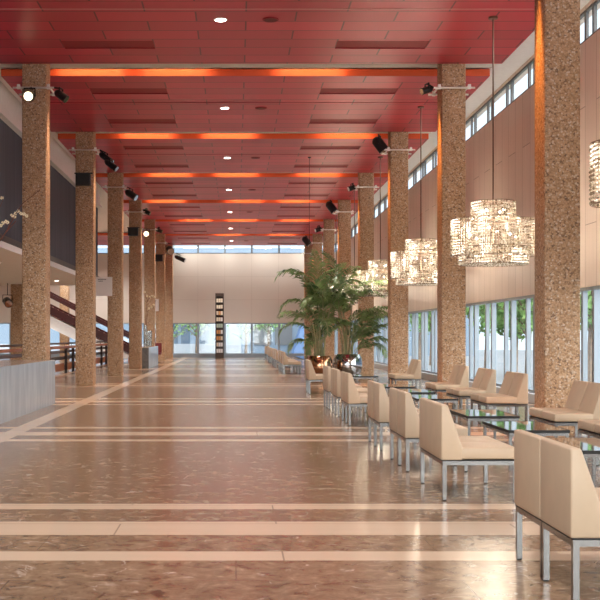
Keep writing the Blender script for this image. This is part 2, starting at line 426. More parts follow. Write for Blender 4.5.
# red suspended ceiling: one raft per bay with recessed boards
EL, ER = -5.20, 5.62
def raft(i, y0, y1, xl):
    mb = MB(); rows = 11; h = (y1-y0)/rows; z1 = CZ+0.155
    xs = [xl, -3.42, -1.62, 1.98, 3.78, ER]; ys = [y0, y0+2*h, y0+3*h, y0+8*h, y0+9*h, y1]
    for a in range(5):
        for b in range(5):
            X0, X1, Y0, Y1 = xs[a], xs[a+1], ys[b], ys[b+1]
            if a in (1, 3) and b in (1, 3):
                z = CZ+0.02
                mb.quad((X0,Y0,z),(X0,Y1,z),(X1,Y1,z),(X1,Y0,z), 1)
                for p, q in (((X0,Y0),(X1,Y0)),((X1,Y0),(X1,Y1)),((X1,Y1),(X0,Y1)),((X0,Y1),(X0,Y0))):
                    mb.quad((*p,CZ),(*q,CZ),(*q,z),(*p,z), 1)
            else:
                mb.quad((X0,Y0,CZ),(X0,Y1,CZ),(X1,Y1,CZ),(X1,Y0,CZ), 0)
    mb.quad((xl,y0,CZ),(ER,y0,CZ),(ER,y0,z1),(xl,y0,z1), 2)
    mb.quad((ER,y1,CZ),(xl,y1,CZ),(xl,y1,z1),(ER,y1,z1), 1)
    mb.quad((xl,y1,CZ),(xl,y0,CZ),(xl,y0,z1),(xl,y1,z1), 1)
    mb.quad((ER,y0,CZ),(ER,y1,CZ),(ER,y1,z1),(ER,y0,z1), 1)
    mb.quad((xl,y0,z1),(ER,y0,z1),(ER,y1,z1),(xl,y1,z1), 1)
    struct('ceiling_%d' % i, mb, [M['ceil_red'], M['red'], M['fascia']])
for k in range(-1, 8):
    raft(k+2, colY(k)+1.10, colY(k+1), XL+0.3 if k == 7 else EL)
up = MB().box(XL, XR+0.3, YB, YE+0.3, UZ, UZ+0.2)
struct('ceiling', up, M['white'])
# thin track across the middle of every bay
for k in range(0, 8):
    y = colY(k)+3.85
    struct('trim_%d' % (k+1), MB().box(EL+0.05, ER-0.05, y-0.015, y+0.015, CZ-0.008, CZ-0.001), M['track'] if k < 2 else M['red'])
# light troughs in the slots
for k in range(1, 8):
    y = colY(k)
    struct('trim_%d' % (k+20), MB().box(EL, ER, y+0.68, y+0.72, 7.246, UZ-0.001), M['trough'])

# right wall
STEP = BAY/4
Y0W = colY(2)+0.1
wr = MB().box(XR, XR+0.25, YB, YE, 0, 0.19).box(XR, XR+0.25, YB, YE, 2.28, 6.72).box(XR, XR+0.25, YB, YE, 7.30, UZ)
wr.box(XR, XR+0.25, YB, Y0W-11*STEP, 0.19, 2.28).box(XR, XR+0.25, YB, Y0W-11*STEP, 6.72, 7.30)
struct('wall_right', wr, M['wood_wall'])
struct('baseboard_right', MB().box(XR-0.12, XR-0.001, YB, YE, 0.0, 0.19), pbr('pale_grey_sill', (0.60, 0.63, 0.66), 0.4))
def window(n, axis, u0, u1, z0, z1, at, deep, mats, fw=0.05, post=0.0):
    """one window unit: frame (with a mullion when wide) and its pane"""
    f = MB(); g = MB()
    def put(mb, a, b, c, d, e, h):                     # a..b along, c..d deep, e..h up
        mb.box(c, d, a, b, e, h) if axis == 'Y' else mb.box(a, b, c, d, e, h)
    put(f, u0, u0+fw, at, at+deep, z0, z1); put(f, u1-fw, u1, at, at+deep, z0, z1)
    put(f, u0+fw, u1-fw, at, at+deep, z0, z0+fw); put(f, u0+fw, u1-fw, at, at+deep, z1-fw, z1)
    if post:
        m = u0+(u1-u0)*post; put(f, m-0.05, m+0.05, at, at+deep*0.8, z0+fw, z1-fw)
    put(g, u0+fw, u1-fw, at+deep*0.6, at+deep*0.6+0.01, z0+fw, z1-fw)
    o = struct('window_%d' % n, f, mats[0]); g.build('pane', mats[1], o); return o
n = 1
for i in range(-11, 25):
    y = Y0W+i*STEP
    if y+STEP > YE+0.3: break
    y1 = min(y+STEP, YE-0.01)
    window(n, 'Y', y, y1, 0.19, 2.28, XR+0.02, 0.11, (M['frame'], M['glass']), 0.06, 0.32); n += 1
    window(n, 'Y', y, y1, 6.72, 7.30, XR+0.02, 0.06, (M['dark_frame'], M['glass']), 0.045, 0.22); n += 1

# end wall
mw = [-15.96, -14.7, -13.0, -11.25, -9.5, -7.75, -5.97, -4.22, -2.47, -0.72, 1.03, 2.80, 4.55, XR]
we = MB().box(XL, XR+0.25, YE, YE+0.25, 0, 0.21).box(XL, XR+0.25, YE, YE+0.25, 2.25, 6.76).box(XL, mw[0], YE, YE+0.25, 0.21, 2.25).box(XL, mw[0], YE, YE+0.25, 6.76, UZ)
struct('wall_end', we, M['end_wall'])
struct('baseboard_end', MB().box(XL, XR, YE-0.05, YE-0.001, 0, 0.21), M['frame'])
for a, b in zip(mw[:-1], mw[1:]):
    window(n, 'X', a, b, 0.21, 2.25, YE+0.02, 0.16, (M['frame'], M['glass']), 0.06); n += 1
    window(n, 'X', a, b, 6.76, UZ, YE+0.02, 0.16, (M['dark_frame'], M['glass']), 0.05); n += 1
# added lamps, unseen above the last raft's edge, put in to brighten the end wall
for i in range(4):
    x = -3.0+i*2.4
    t = link('trim_%d' % (140+i), None, None, (x, 70.4, 7.28)); t['kind'] = 'structure'  # not real trim: holder of an added, unseen lamp
    MB().box(-0.5, 0.5, -0.05, 0.05, 0, 0.05).build('housing', M['trough'], t)
    MB().box(-0.48, 0.48, -0.04, 0.04, -0.008, -0.001).build('lens', M['lamp'], t)
    light('added_end_wall_light', 'AREA', (x, 70.4, 7.25), 24, (1, 0.95, 0.88), (0.35, 0, 0), shape='RECTANGLE', size=1.0, size_y=0.08)
# wall behind the camera and far left wall
struct('wall_back', MB().box(XL, XR+0.25, YB-0.25, YB, 0, 0.2).box(XL, XR+0.25, YB-0.25, YB, 7.0, UZ), M['end_wall'])
for i in range(6):
    a = XL+(XR-XL)*i/6; window(n, 'X', a, a+(XR-XL)/6, 0.2, 7.0, YB-0.2, 0.16, (M['frame'], M['glass']), 0.06, 0.5); n += 1
struct('wall_left', MB().box(XL-0.25, XL, YB, YE+0.25, 0, UZ), M['cream'])

# mezzanine on the left: slab with white edge, dark hung wall above it, white lintel on top
YM = 44.4
struct('ceiling_mezzanine', MB().box(XL, -5.42, YB, YM, 3.44, 3.60), M['white'])
struct('trim_41', MB().box(-5.42, -5.34, YB, YM, 3.42, 3.565), pbr('white_fascia', (0.85, 0.88, 0.92), 0.5))
struct('trim_42', MB().box(-5.60, -5.43, YB, YM, 3.60, 3.76), M['dark'])
struct('wall_mezzanine', MB().box(-5.75, -5.58, YB, YM, 3.76, 6.55), M['dark_cloth'])
lint = MB().box(-5.75, -5.50, YB, YM, 6.55, UZ-0.001).box(-5.50, -5.42, YB, YM, 6.55, 6.66)
struct('wall_lintel', lint, M['white'])

# ---------------------------------------------------------------- columns
def column_mesh():
    return MB().box(0, CW, 0, CDP, 0, UZ-0.002).mesh('column', M['agg'], bevel=0.03, seg=3, smooth=True)
cm = column_mesh()
for k in range(2, 9):
    o = link('concrete_column', cm, None, (XCL, colY(k)+0.02, 0))
    tag(o, '%s pebbled concrete column from the front in the left-hand row' % ORD[k-2], 'column', 'left row of columns')
for k in range(1, 9):
    o = link('concrete_column', cm, None, (XCR, colY(k)+0.02, 0))
    tag(o, '%s pebbled concrete column from the front in the right-hand row' % ORD[k-1], 'column', 'right row of columns')
# warm lamps in the slots beside the columns graze their faces
def slot_spot(x, y, e, col=(1, 0.45, 0.14)):
    light('column_wash', 'SPOT', (x, y, 7.1), e, col, (0, 0, 0), spot_size=math.radians(26), spot_blend=0.9, shadow_soft_size=0.06)
for k in range(1, 9):
    slot_spot(XCR-0.22, colY(k)+0.3, COLUMN_W, (1, 0.36, 0.07))
for k in range(2, 9):
    slot_spot(XCL+CW+0.22, colY(k)+0.3, COLUMN_W*0.6, (1, 0.64, 0.42))

# orange-lit tubes in the slots, out of sight behind the troughs
slots = {1: (-2.0, 1.2), 2: (-1.35, 1.65, -3.2), 3: (-2.6, -0.2, 3.2), 4: (-2.4, 0.0, 3.0), 5: (0.4, 2.6, -3.0), 6: (-2.0, 0.3, 3.0), 7: (-0.4, 2.6)}
for k, xs in slots.items():
    for i, x in enumerate(xs):
        t = link('trim_%d' % (100+k*4+i), None, None, (x, colY(k)+0.80, 7.30)); t['kind'] = 'structure'
        MB().box(-0.75, 0.75, -0.075, -0.045, -0.03, 0.03).build('housing', M['trough'], t)
        MB().tube([(-0.72, 0, 0), (0.72, 0, 0)], 0.015, 6).build('tube', M['tube'], t)
        light('slot_glow', 'AREA', (x, colY(k)+0.84, 7.30), SLOT_W, (1, 0.64, 0.27), (PI/2-0.35, 0, 0), shape='RECTANGLE', size=1.45, size_y=0.03)

# recessed downlights and ceiling loudspeakers
for k in range(-1, 8):
    y = colY(k)+1.1+3.40
    dw = DOWN_W*(0.45, 0.45, 0.48, 0.5, 0.46, 0.42, 0.40, 0.40, 0.42)[k+1]
    if k < 1:
        light('downlight_beam', 'SPOT', (-0.28, y, CZ-0.05), dw, (1, 0.955, 0.92), (0, 0, 0), spot_size=math.radians(125), spot_blend=0.8, shadow_soft_size=0.1)
        continue
    t = thing('ceiling_downlight', 'small round white downlight lit in the %s red ceiling bay' % ORD[k-1], 'downlight', (-0.28, y, CZ), 0, 'red ceiling downlights')
    MB().lathe([(0.085, -0.012), (0.125, -0.010), (0.13, 0.0)], 24).build('trim_ring', M['trough'], t, smooth=True)
    MB().lathe([(0.10, -0.016), (0.10, -0.011)], 24).build('lens', M['lamp'], t)
    light('downlight_beam', 'SPOT', (-0.28, y, CZ-0.05), dw, (1, 0.955, 0.92), (0, 0, 0), spot_size=math.radians(125), spot_blend=0.8, shadow_soft_size=0.1)
    t = thing('ceiling_loudspeaker', 'round red-brown speaker grille in the %s red ceiling bay' % ORD[k-1], 'loudspeaker', (0.63, y, CZ), 0, 'red ceiling speaker grilles')
    MB().lathe([(0.145, -0.014), (0.15, 0.0)], 24).build('rim', M['red'], t, smooth=True)
    MB().lathe([(0.125, -0.018), (0.125, -0.0145)], 24).build('grille', pbr('grille_%d' % k, (0.12, 0.02, 0.02), 0.7), t)

# ---------------------------------------------------------------- chandeliers
def beads(mb, pts, a=0.0195):
    for (x, y, z) in pts:
        b = len(mb.v); h = a*1.15
        mb.v += [(x+a,y,z),(x,y+a,z),(x-a,y,z),(x,y-a,z),(x,y,z+h),(x,y,z-h)]
        for i in range(4):
            j = (i+1) % 4; mb.f += [(b+i, b+j, b+4), (b+j, b+i, b+5)]
        mb.m += [0]*8
def drum(r, z0, z1, c=(0, 0), p=0.050, skip=None):
    pts = []; n_ = int(2*PI*r/p); rows = max(1, round((z1-z0)/0.050))
    for i in range(rows+1):
        z = z0+(z1-z0)*i/rows
        for k in range(n_):
            a = 2*PI*(k+0.0)/n_; x, y = c[0]+r*math.cos(a), c[1]+r*math.sin(a)
            if skip and skip(x, y): continue
            pts.append((x, y, z))
    return pts
def wire_ring(mb, r, z, c=(0, 0)):
    mb.tube([(c[0]+r*math.cos(2*PI*i/32), c[1]+r*math.sin(2*PI*i/32), z) for i in range(33)], 0.007, 5, cap=False)
def make_chandelier(label, loc):
    t = thing('crystal_chandelier', label, 'chandelier', loc, 0, 'crystal chandeliers along the windows')
    MB().tube([(0, 0, 3.75), (0, 0, CZ)], 0.014, 8).build('rod', M['bronze'], t, smooth=True)
    MB().lathe([(0.085, CZ-0.035), (0.085, CZ)], 20).build('canopy', M['bronze'], t, smooth=True)
    fr = MB()
    for z in (3.47, 3.82): wire_ring(fr, 0.39, z)
    lobes = [(0.40, 0), (-0.40, 0), (0, 0.40), (0, -0.40)]
    for c in lobes:
        for z in (2.84, 3.51): wire_ring(fr, 0.357, z, c)
        fr.tube([(0, 0, 3.51), (c[0]*1.8, c[1]*1.8, 3.51)], 0.006, 5)
    wire_ring(fr, 0.615, 2.69); wire_ring(fr, 0.615, 3.0)
    for i in range(4):
        a = PI/4+PI/2*i; fr.tube([(0, 0, 3.0), (0.61*math.cos(a), 0.61*math.sin(a), 3.0)], 0.006, 5)
        fr.tube([(0, 0, 3.82), (0.39*math.cos(a), 0.39*math.sin(a), 3.82)], 0.006, 5)
    fr.tube([(0, 0, 2.69), (0, 0, 3.82)], 0.01, 6)
    fr.build('frame', M['bronze'], t)
    b = MB(); beads(b, drum(0.39, 3.52, 3.80)); b.build('crystal_drum', M['crystal'], t)
    for c in lobes:
        b = MB(); beads(b, drum(0.357, 2.86, 3.49, c, skip=lambda x, y: x*x+y*y < 0.3**2 or any((x-q[0])**2+(y-q[1])**2 < 0.34**2 for q in lobes if q != c)))
        b.build('crystal_drum', M['crystal'], t)
    b = MB(); beads(b, drum(0.615, 2.70, 2.98) + [(r_*math.cos(2*PI*k_/max(1, round(2*PI*r_/0.05))), r_*math.sin(2*PI*k_/max(1, round(2*PI*r_/0.05))), 2.70) for r_ in [0.05*q for q in range(1, 12)] for k_ in range(round(2*PI*r_/0.05))]); b.build('crystal_skirt', M['crystal'], t)
    for i in range(8):
        a = PI/8+PI/4*i; r = 0.50 if i % 2 == 0 else 0.45
        MB().ball((r*math.cos(a), r*math.sin(a), 3.2+0.12*(i % 2)), 0.024, 10, 8).build('bulb', M['bulb'], t, smooth=True)
    for i in range(4):
        a = PI/4+PI/2*i
        MB().ball((0.22*math.cos(a), 0.22*math.sin(a), 3.66), 0.024, 10, 8).build('bulb', M['bulb'], t, smooth=True)
    for i in range(4):
        a = PI/2*i+PI/4
        MB().ball((0.35*math.cos(a), 0.35*math.sin(a), 2.86), 0.024, 10, 8).build('bulb', M['bulb'], t, smooth=True)
    return t
chand = None
ch_lab = ['crystal chandelier cut off by the right edge of the photo', 'large whole crystal chandelier between the first two right-hand columns',
          'crystal chandelier partly behind the second right-hand column', 'crystal chandelier partly behind the third right-hand column, right of the palms',
          'crystal chandelier seen through the palm fronds, fourth from the large whole one', 'distant crystal chandelier glimpsed behind the upper palm leaves', 'farthest crystal chandelier hidden deep behind the palms']
for i in range(7):
    p = (4.64, 12.0+i*BAY+(0.1 if i else 0), 0)
    if chand is None: chand = make_chandelier(ch_lab[0], p)
    else: copy_tree(chand, p, 0, ch_lab[i])
    for dx, dy, z in ((0.5, 0, 3.2), (-0.5, 0, 3.2), (0, 0.5, 3.2), (0, -0.5, 3.2), (0, 0, 3.62)):
        light('chandelier_glow', 'POINT', (p[0]+dx*0.8, p[1]+dy*0.8, z), CHAND_W*(0.6 if i == 0 else 1 if i < 5 else 0.8), (1, 0.87, 0.68), shadow_soft_size=0.16)

# ---------------------------------------------------------------- lounge chairs
def seat_mesh(y0, y1): return MB().box(0.150, 0.640, y0, y1, 0.352, 0.452).mesh('seat', M['leather'], bevel=0.018, seg=3, smooth=True, angle=50)
def back_mesh(y0, y1): return MB().prism([(-0.012, 0.345), (-0.012, 0.815), (0.045, 0.815), (0.172, 0.455), (0.172, 0.345)], y0, y1).mesh('backrest', M['leather'], bevel=0.014, seg=3, smooth=True, angle=50)
def make_chair(name, label, w, cushions, group):
    t = thing(name, label, 'chair', (0, 0, 0), 0, group)
    cw = w/cushions
    for i in range(cushions):
        link('seat', seat_mesh(i*cw+0.003, (i+1)*cw-0.003), t)
        if cushions == 1: link('backrest', back_mesh(0.001, w-0.001), t)
    if cushions > 1: link('backrest', back_mesh(0.001, w-0.001), t)
    MB().box(-0.004, 0.630, 0.008, w-0.008, 0.338, 0.347).build('base_board', M['black'], t)
    fr = MB().box(0, 0.034, 0.034, w-0.034, 0.304, 0.338).box(0.60, 0.634, 0.034, w-0.034, 0.304, 0.338).box(0, 0.634, 0, 0.034, 0.304, 0.338).box(0, 0.634, w-0.034, w, 0.304, 0.338)
    fr.build('frame', M['chrome'], t)
    for x in (0, 0.60):
        for y in (0, w-0.034):
            l = MB().box(x, x+0.034, y, y+0.034, 0.010, 0.304).build('leg', M['chrome'], t)
            MB().box(x+0.003, x+0.031, y+0.003, y+0.031, 0.0, 0.010).build('foot', M['black'], l)
    return t
W1 = 0.583
XA, XW = 1.753, 4.52
G1, G2 = 'lounge chairs along the aisle', 'lounge chairs along the windows'
bench = make_chair('lounge_bench', 'cream two-seat bench beside the aisle, behind the nearest chairs', 1.13, 2, G1)
bench.location = (XA, 9.33, 0); bench['category'] = 'bench'
chair = make_chair('lounge_chair', 'nearest cream leather chair, cut off at the lower right corner', W1, 1, G1)
chair.location = (XA, 5.72, 0)
def pair(y, what, side):
    for dy, w in ((0, 'near'), (W1+0.012, 'far')):
        lab = 'cream leather chair, %s half of the pair %s' % (w, what)
        if side == 'aisle': copy_tree(chair, (XA, y+dy, 0), 0, lab)
        else:
            c = copy_tree(chair, (XW, y+dy+W1, 0), PI, lab); c['group'] = G2
copy_tree(chair, (XA, 5.72+W1+0.012, 0), 0, 'cream leather chair just beyond the nearest one at lower right')
aisle = [(11.33, 'on aisle side of second glass table'), (13.40, 'on aisle side of third glass table'),
         (17.1, 'on aisle side of fourth glass table'), (19.0, 'on aisle side of fifth glass table'), (20.85, 'on aisle side of sixth glass table'),
         (26.4, 'on the aisle before the copper pot')]
far = [40.3, 42.4, 44.45, 48.1, 50.15, 52.2, 55.8, 57.9, 60.0, 63.6, 65.7]
for i, y in enumerate(far): aisle.append((y, '%s along the aisle beyond the palms' % ORD[i]))
for y, l in aisle: pair(y, l, 'aisle')
for y, l in ((11.33, 'on window side of second glass table'), (13.40, 'on window side of third glass table'), (17.05, 'on window side of fourth glass table'),
             (19.15, 'on window side of fifth glass table'), (21.4, 'on window side of sixth glass table'), (26.9, 'by the windows right of the steel pot')):
    pair(y, l, 'window')

# glass tables
def make_table(label):
    t = thing('coffee_table', label, 'coffee table', (0, 0, 0), 0, 'glass coffee tables'); w, l = 0.64, 1.22
    MB().box(0.012, w-0.012, 0.012, l-0.012, 0.391, 0.42).build('tabletop', M['table_glass'], t)
    MB().box(0, w, 0, 0.0115, 0.391, 0.421).box(0, w, l-0.0115, l, 0.391, 0.421).box(0, 0.0115, 0.0115, l-0.0115, 0.391, 0.421).box(w-0.0115, w, 0.0115, l-0.0115, 0.391, 0.421).build('edge_band', M['black'], t)
    fr = MB().box(0.01, 0.04, 0.04, l-0.04, 0.36, 0.39).box(w-0.04, w-0.01, 0.04, l-0.04, 0.36, 0.39).box(0.01, w-0.01, 0.01, 0.04, 0.36, 0.39).box(0.01, w-0.01, l-0.04, l-0.01, 0.36, 0.39)
    fr.build('frame', M['chrome'], t)
    for x in (0.01, w-0.04):
        for y in (0.01, l-0.04): MB().box(x, x+0.03, y, y+0.03, 0, 0.36).build('leg', M['chrome'], t)
    return t
tl = ['nearest dark glass coffee table on chrome legs at the right edge'] + ['%s dark glass coffee table on chrome legs from the front' % ORD[i] for i in range(1, 6)] + ['dark glass coffee table on chrome legs just before the steel pot'] \
     + ['%s dark glass coffee table beyond the palms' % ORD[i] for i in range(6)]
ty = [9.40, 11.42, 13.45, 17.15, 19.15, 21.2, 26.8, 40.3, 42.4, 44.4, 48.1, 50.2, 52.3]
table = make_table(tl[0]); table.location = (2.83, ty[0], 0)
for y, l in zip(ty[1:], tl[1:]): copy_tree(table, (2.83, y, 0), 0, l)

# ---------------------------------------------------------------- palms
def frond_mesh(L, elev, az, droop, seed):
    rnd = random.Random(seed); n_ = 22; pts = []; p = Vector((0, 0, 0)); e = elev
    for i in range(n_+1):
        pts.append(p.copy()); p = p + Vector((math.cos(e)*math.cos(az), math.cos(e)*math.sin(az), math.sin(e)))*(L/n_)
        e -= droop*(0.35+1.3*i/n_)/n_
    mb = MB(); mb.tube(pts, [0.013*(1-0.8*i/n_)+0.002 for i in range(n_+1)], 5, mi=1)
    side = Vector((-math.sin(az), math.cos(az), 0))
    m_ = 32
    for j in range(m_):
        u = 0.16+0.84*j/(m_-1); f = u*n_; i = min(int(f), n_-1); q = pts[i].lerp(pts[i+1], f-i); d = (pts[i+1]-pts[i]).normalized()
        ll = L*0.27*math.sin(PI*min(1, 0.18+0.82*u)**0.8)*0.9+0.12
        ll = max(0.14, ll*rnd.uniform(0.85, 1.1))
        for s_ in (-1, 1):
            out = (side*s_*rnd.uniform(0.75, 1.0) + d*rnd.uniform(0.55, 0.9) + Vector((0, 0, rnd.uniform(-0.05, 0.35)))).normalized()
            a = q; b_ = q+out*ll*0.5; c = q+out*ll*0.95-Vector((0, 0, ll*rnd.uniform(0.15, 0.45)))
            wv = d*0.026*rnd.uniform(0.8, 1.25)
            mb.quad(a-wv*0.5, b_-wv, b_+wv, a+wv*0.5); mb.quad(b_-wv, c-wv*0.12, c+wv*0.12, b_+wv)
    return mb
def palm(name, label, loc, r, z1, potmat, fronds, rnd, lead):
    t = thing(name, label, 'potted plant', loc, 0)
    MB().lathe([(r*0.55, 0.0), (r*0.80, 0.10), (r*0.97, z1*0.42), (r, z1*0.62), (r*0.95, z1*0.85), (r*0.82, z1), (r*0.78, z1-0.02), (r*0.80, z1-0.08)], 40).build('pot', potmat, t, smooth=True, angle=60)
    MB().lathe([(r*0.79, z1-0.10), (r*0.79, z1-0.06)], 30).build('soil', M['soil'], t)
    ns = 11; tops = []
    for i in range(ns):
        a = 2*PI*i/ns+rnd.uniform(-.3, .3); rr = r*0.45*rnd.uniform(0.3, 1); h = rnd.uniform(0.25, 1.75)
        b0 = Vector((rr*math.cos(a), rr*math.sin(a), z1-0.08)); lean = rnd.uniform(0.05, 0.22)
        pts = [b0+Vector((lean*h*math.cos(a)*q*q, lean*h*math.sin(a)*q*q, h*q)) for q in (0, .33, .66, 1)]
        MB().tube(pts, [0.028, 0.024, 0.02, 0.016], 6).build('stem', M['stem'], t, smooth=True); tops.append((pts[-1], a))
    seed = rnd.randint(0, 9999)
    for j in range(fronds):
        p, a0 = tops[j % ns]; az = a0+rnd.uniform(-0.9, 0.9)+j*2.4*0.35
        el = math.radians(rnd.uniform(25, 88)); L = rnd.uniform(1.2, 2.1)
        o = frond_mesh(L, el, az, rnd.uniform(1.1, 2.5), seed+j).build('frond', [M['leaf'], M['stem']], t); o.location = p
    for (x, z, az, el, L, dr) in lead:
        o = frond_mesh(L, math.radians(el), math.radians(az), dr, seed+500+int(az)).build('frond', [M['leaf'], M['stem']], t); o.location = (x, 0, z)
    return t
palm('potted_palm', 'tall feathery palm in the round steel pot, right of the copper pot', (3.55, 35.0, 0), 0.47, 0.82, M['steel'], 17, random.Random(3),
     [(0.3, 1.3, 5, 60, 2.1, 2.3), (0.2, 0.9, -10, 50, 1.7, 2.7), (-0.2, 2.3, 60, 78, 2.1, 1.6), (-0.1, 2.2, 20, 72, 1.9, 2.0), (0.2, 0.8, -40, 45, 1.5, 2.4), (0.3, 1.0, 15, 58, 2.2, 2.5), (0.1, 1.4, -25, 66, 1.8, 2.2), (-0.2, 1.5, 190, 66, 1.7, 2.4), (-0.2, 2.5, 130, 84, 1.9, 1.0)])
palm('potted_palm', 'tall feathery palm in the round copper pot, left of the steel pot', (2.62, 34.4, 0), 0.40, 0.78, M['copper'], 12, random.Random(11),
     [(-0.1, 2.75, 174, 66, 1.75, 2.5), (0.0, 2.2, 100, 86, 2.1, 0.8), (-0.1, 1.9, 190, 66, 1.6, 2.7), (-0.1, 1.35, 168, 52, 1.5, 2.4), (0.2, 2.1, 55, 80, 2.1, 1.2), (-0.1, 2.3, 150, 74, 1.9, 1.6), (0.0, 1.0, 200, 40, 1.3, 2.2), (0.1, 1.2, 20, 60, 1.6, 2.2), (0.1, 2.0, 265, 72, 1.6, 2.2)])

# ---------------------------------------------------------------- lamps, brackets and speakers on the columns
def bracket(x, y, label):
    z = 6.64; t = thing('column_bracket', label, 'bracket', (x, y, z), 0, 'steel tube brackets round the columns')
    a, b, c, d = -0.06, CW+0.06, -0.055, CDP+0.055
    for p, q in (((a-0.12, c, 0), (b+0.12, c, 0)), ((a-0.12, d, 0), (b+0.12, d, 0)), ((a, c-0.08, 0.04), (a, d+0.08, 0.04)), ((b, c-0.08, 0.04), (b, d+0.08, 0.04))):
        MB().tube([p, q], 0.022, 8).build('rail', M['bright_steel'], t, smooth=True)
    cl = MB()
    for x_ in (a, b):
        for y_ in (c, d): cl.box(x_-0.03, x_+0.03, y_-0.03, y_+0.03, -0.03, 0.07)
    cl.build('clamp', M['bright_steel'], t)
for side, x0, ks in (('left', XCL, range(2, 9)), ('right', XCR, range(2, 9))):
    for k in ks:
        o = ORD[k-2] if side == 'left' else ORD[k-1]
        bracket(x0, colY(k)+0.02, 'steel tube bracket clamped round the %s column of the %s row' % (o, side))
def spot(p, d, L, r, label, lit=False, hook=None):
    """stage lamp at p pointing along d, hung from a yoke"""
    t = thing('stage_spotlight', label, 'spotlight', p, 0, 'stage spotlights on the columns'); d = Vector(d).normalized()
    MB().tube([-d*L*0.5, -d*L*0.42, -d*L*0.30, d*L*0.48, d*L*0.5], [r*0.5, r*0.75, r, r, r*1.06], 18).build('housing', M['dark'], t, smooth=True)
    MB().tube([d*L*0.501, d*L*0.515], r*0.93, 18).build('lens', M['warm_lamp'] if lit else M['steel'], t)
    u = d.orthogonal().normalized(); u = Vector((d.y, -d.x, 0)).normalized() if abs(d.z) < 0.99 else u
    MB().tube([u*r*1.15, u*r*1.15+Vector((0, 0, r*1.7)), -u*r*1.15+Vector((0, 0, r*1.7)), -u*r*1.15], 0.018, 6).build('yoke', M['black'], t)
    top = Vector((0, 0, r*1.7))
    if hook: h_ = Vector(hook)-Vector(p)
    else:                                              # nearest rail end of the column bracket
        k = min(range(9), key=lambda q: abs(colY(q)+0.3-p[1])); x0 = XCL if p[0] < 0 else XCR
        h_ = Vector((min(max(p[0], x0-0.18), x0+CW+0.18), colY(k)-0.035, 6.64))-Vector(p)
    MB().tube([top, Vector((top.x*0.5+h_.x*0.5, h_.y*0.6, (top.z+h_.z)/2)), h_], 0.018, 6).build('arm', M['black'], t)
    return t
def S(k, px, py, dY): y = colY(k)+dY; return ((px-VX)*y/F, y, EYE+(VY-py)*y/F)
spot(S(2, 29.5, 96.5, -0.24), (0.02, -1, -0.18), 0.30, 0.10, 'lit round spotlight facing forward on the front left column', True)
spot(S(2, 61, 95.5, 0.1), (1, -0.2, -0.75), 0.30, 0.085, 'small black spotlight on aisle side of front left column')
spot(S(3, 106, 158, 0.1), (1, -0.3, -0.75), 0.46, 0.085, 'upper long black spotlight on the second left column')
spot(S(3, 111, 165, -0.2), (1, -0.3, -0.75), 0.42, 0.085, 'lower long black spotlight on the second left column')
spot(S(4, 131, 194.5, 0.1), (1, -0.4, -0.7), 0.48, 0.12, 'bulky black spotlight on the third left column')
spot(S(5, 146.5, 212, 0.1), (1, -0.2, -0.5), 0.36, 0.09, 'small black spotlight on the fourth left column')
spot(S(6, 146.3, 233.5, -0.27), (0.05, -1, -0.2), 0.34, 0.13, 'lit round spotlight facing forward on the fifth left column', True)
spot(S(6, 159, 230.5, 0.1), (1, -0.2, -0.4), 0.36, 0.09, 'small black spotlight on the fifth left column, beside the lit one')
spot(S(7, 170, 250, -0.1), (0.3, -1, -0.6), 0.42, 0.2, 'bulky black spotlight on the sixth left column')
spot(S(8, 180, 258.5, 0), (1, -0.25, -0.45), 0.72, 0.14, 'long black spotlight reaching out from the farthest left column')
spot(S(2, 427, 90, 0.1), (-1, -0.3, -0.35), 0.26, 0.075, 'small black spotlight on the second right column')
spot(S(3, 379.5, 144.5, 0.1), (0.65, -0.2, -0.95), 0.46, 0.15, 'large black can spotlight on the third right column')
spot(S(4, 352, 188, 0.1), (-1, -0.3, -0.35), 0.28, 0.09, 'small black spotlight on the fourth right column')
spot(S(5, 331, 207, 0.1), (0.7, -0.2, -0.95), 0.52, 0.16, 'large black can spotlight on the fifth right column')
spot(S(6, 318.5, 229.5, 0.1), (-1, -0.3, -0.4), 0.34, 0.11, 'small black spotlight on the sixth right column')
spot(S(7, 306.3, 241, 0.1), (0.75, -0.2, -0.9), 0.56, 0.17, 'large black can spotlight on the seventh right column')
for k, px0, px1, py0, py1, lab in ((3, 76.5, 91, 174, 186, 'second'), (5, 128.3, 138.5, 228, 236, 'fourth'), (7, 155, 163, 255, 261.5, 'sixth')):
    y = colY(k)+0.019; x0, z0, _ = 0, 0, 0
    xa, xb_, za, zb = (px0-VX)*y/F, (px1-VX)*y/F, EYE+(VY-py1)*y/F, EYE+(VY-py0)*y/F
    t = thing('column_loudspeaker', 'black box loudspeaker on the front of the %s left column' % lab, 'loudspeaker', ((xa+xb_)/2, y, za), 0, 'box loudspeakers on the left columns')
    w, h = (xb_-xa)/2, zb-za
    MB().box(-w, w, -0.20, 0.0, 0, h).build('cabinet', M['dark'], t, bevel=0.012)
    MB().box(-w+0.03, w-0.03, -0.212, -0.2005, 0.03, h-0.03).build('grille', M['black'], t)
    MB().box(-w-0.05, w+0.05, -0.06, 0.004, h, h+0.03).build('bracket', M['black'], t)
# hanging microphone wire
t = thing('hanging_microphone', 'thin black wire with a small microphone hanging before the far end', 'microphone', (2.36, 35.4, 4.35))
MB().tube([(0, 0, 0.16), (0, 0, CZ-4.35)], 0.008, 6).build('wire', M['black'], t)
MB().lathe([(0.012, 0), (0.025, 0.03), (0.025, 0.12), (0.01, 0.17)], 12).build('capsule', M['dark'], t, smooth=True)
MB().lathe([(0.05, CZ-4.35-0.03), (0.05, CZ-4.35)], 12).build('canopy', M['dark'], t)

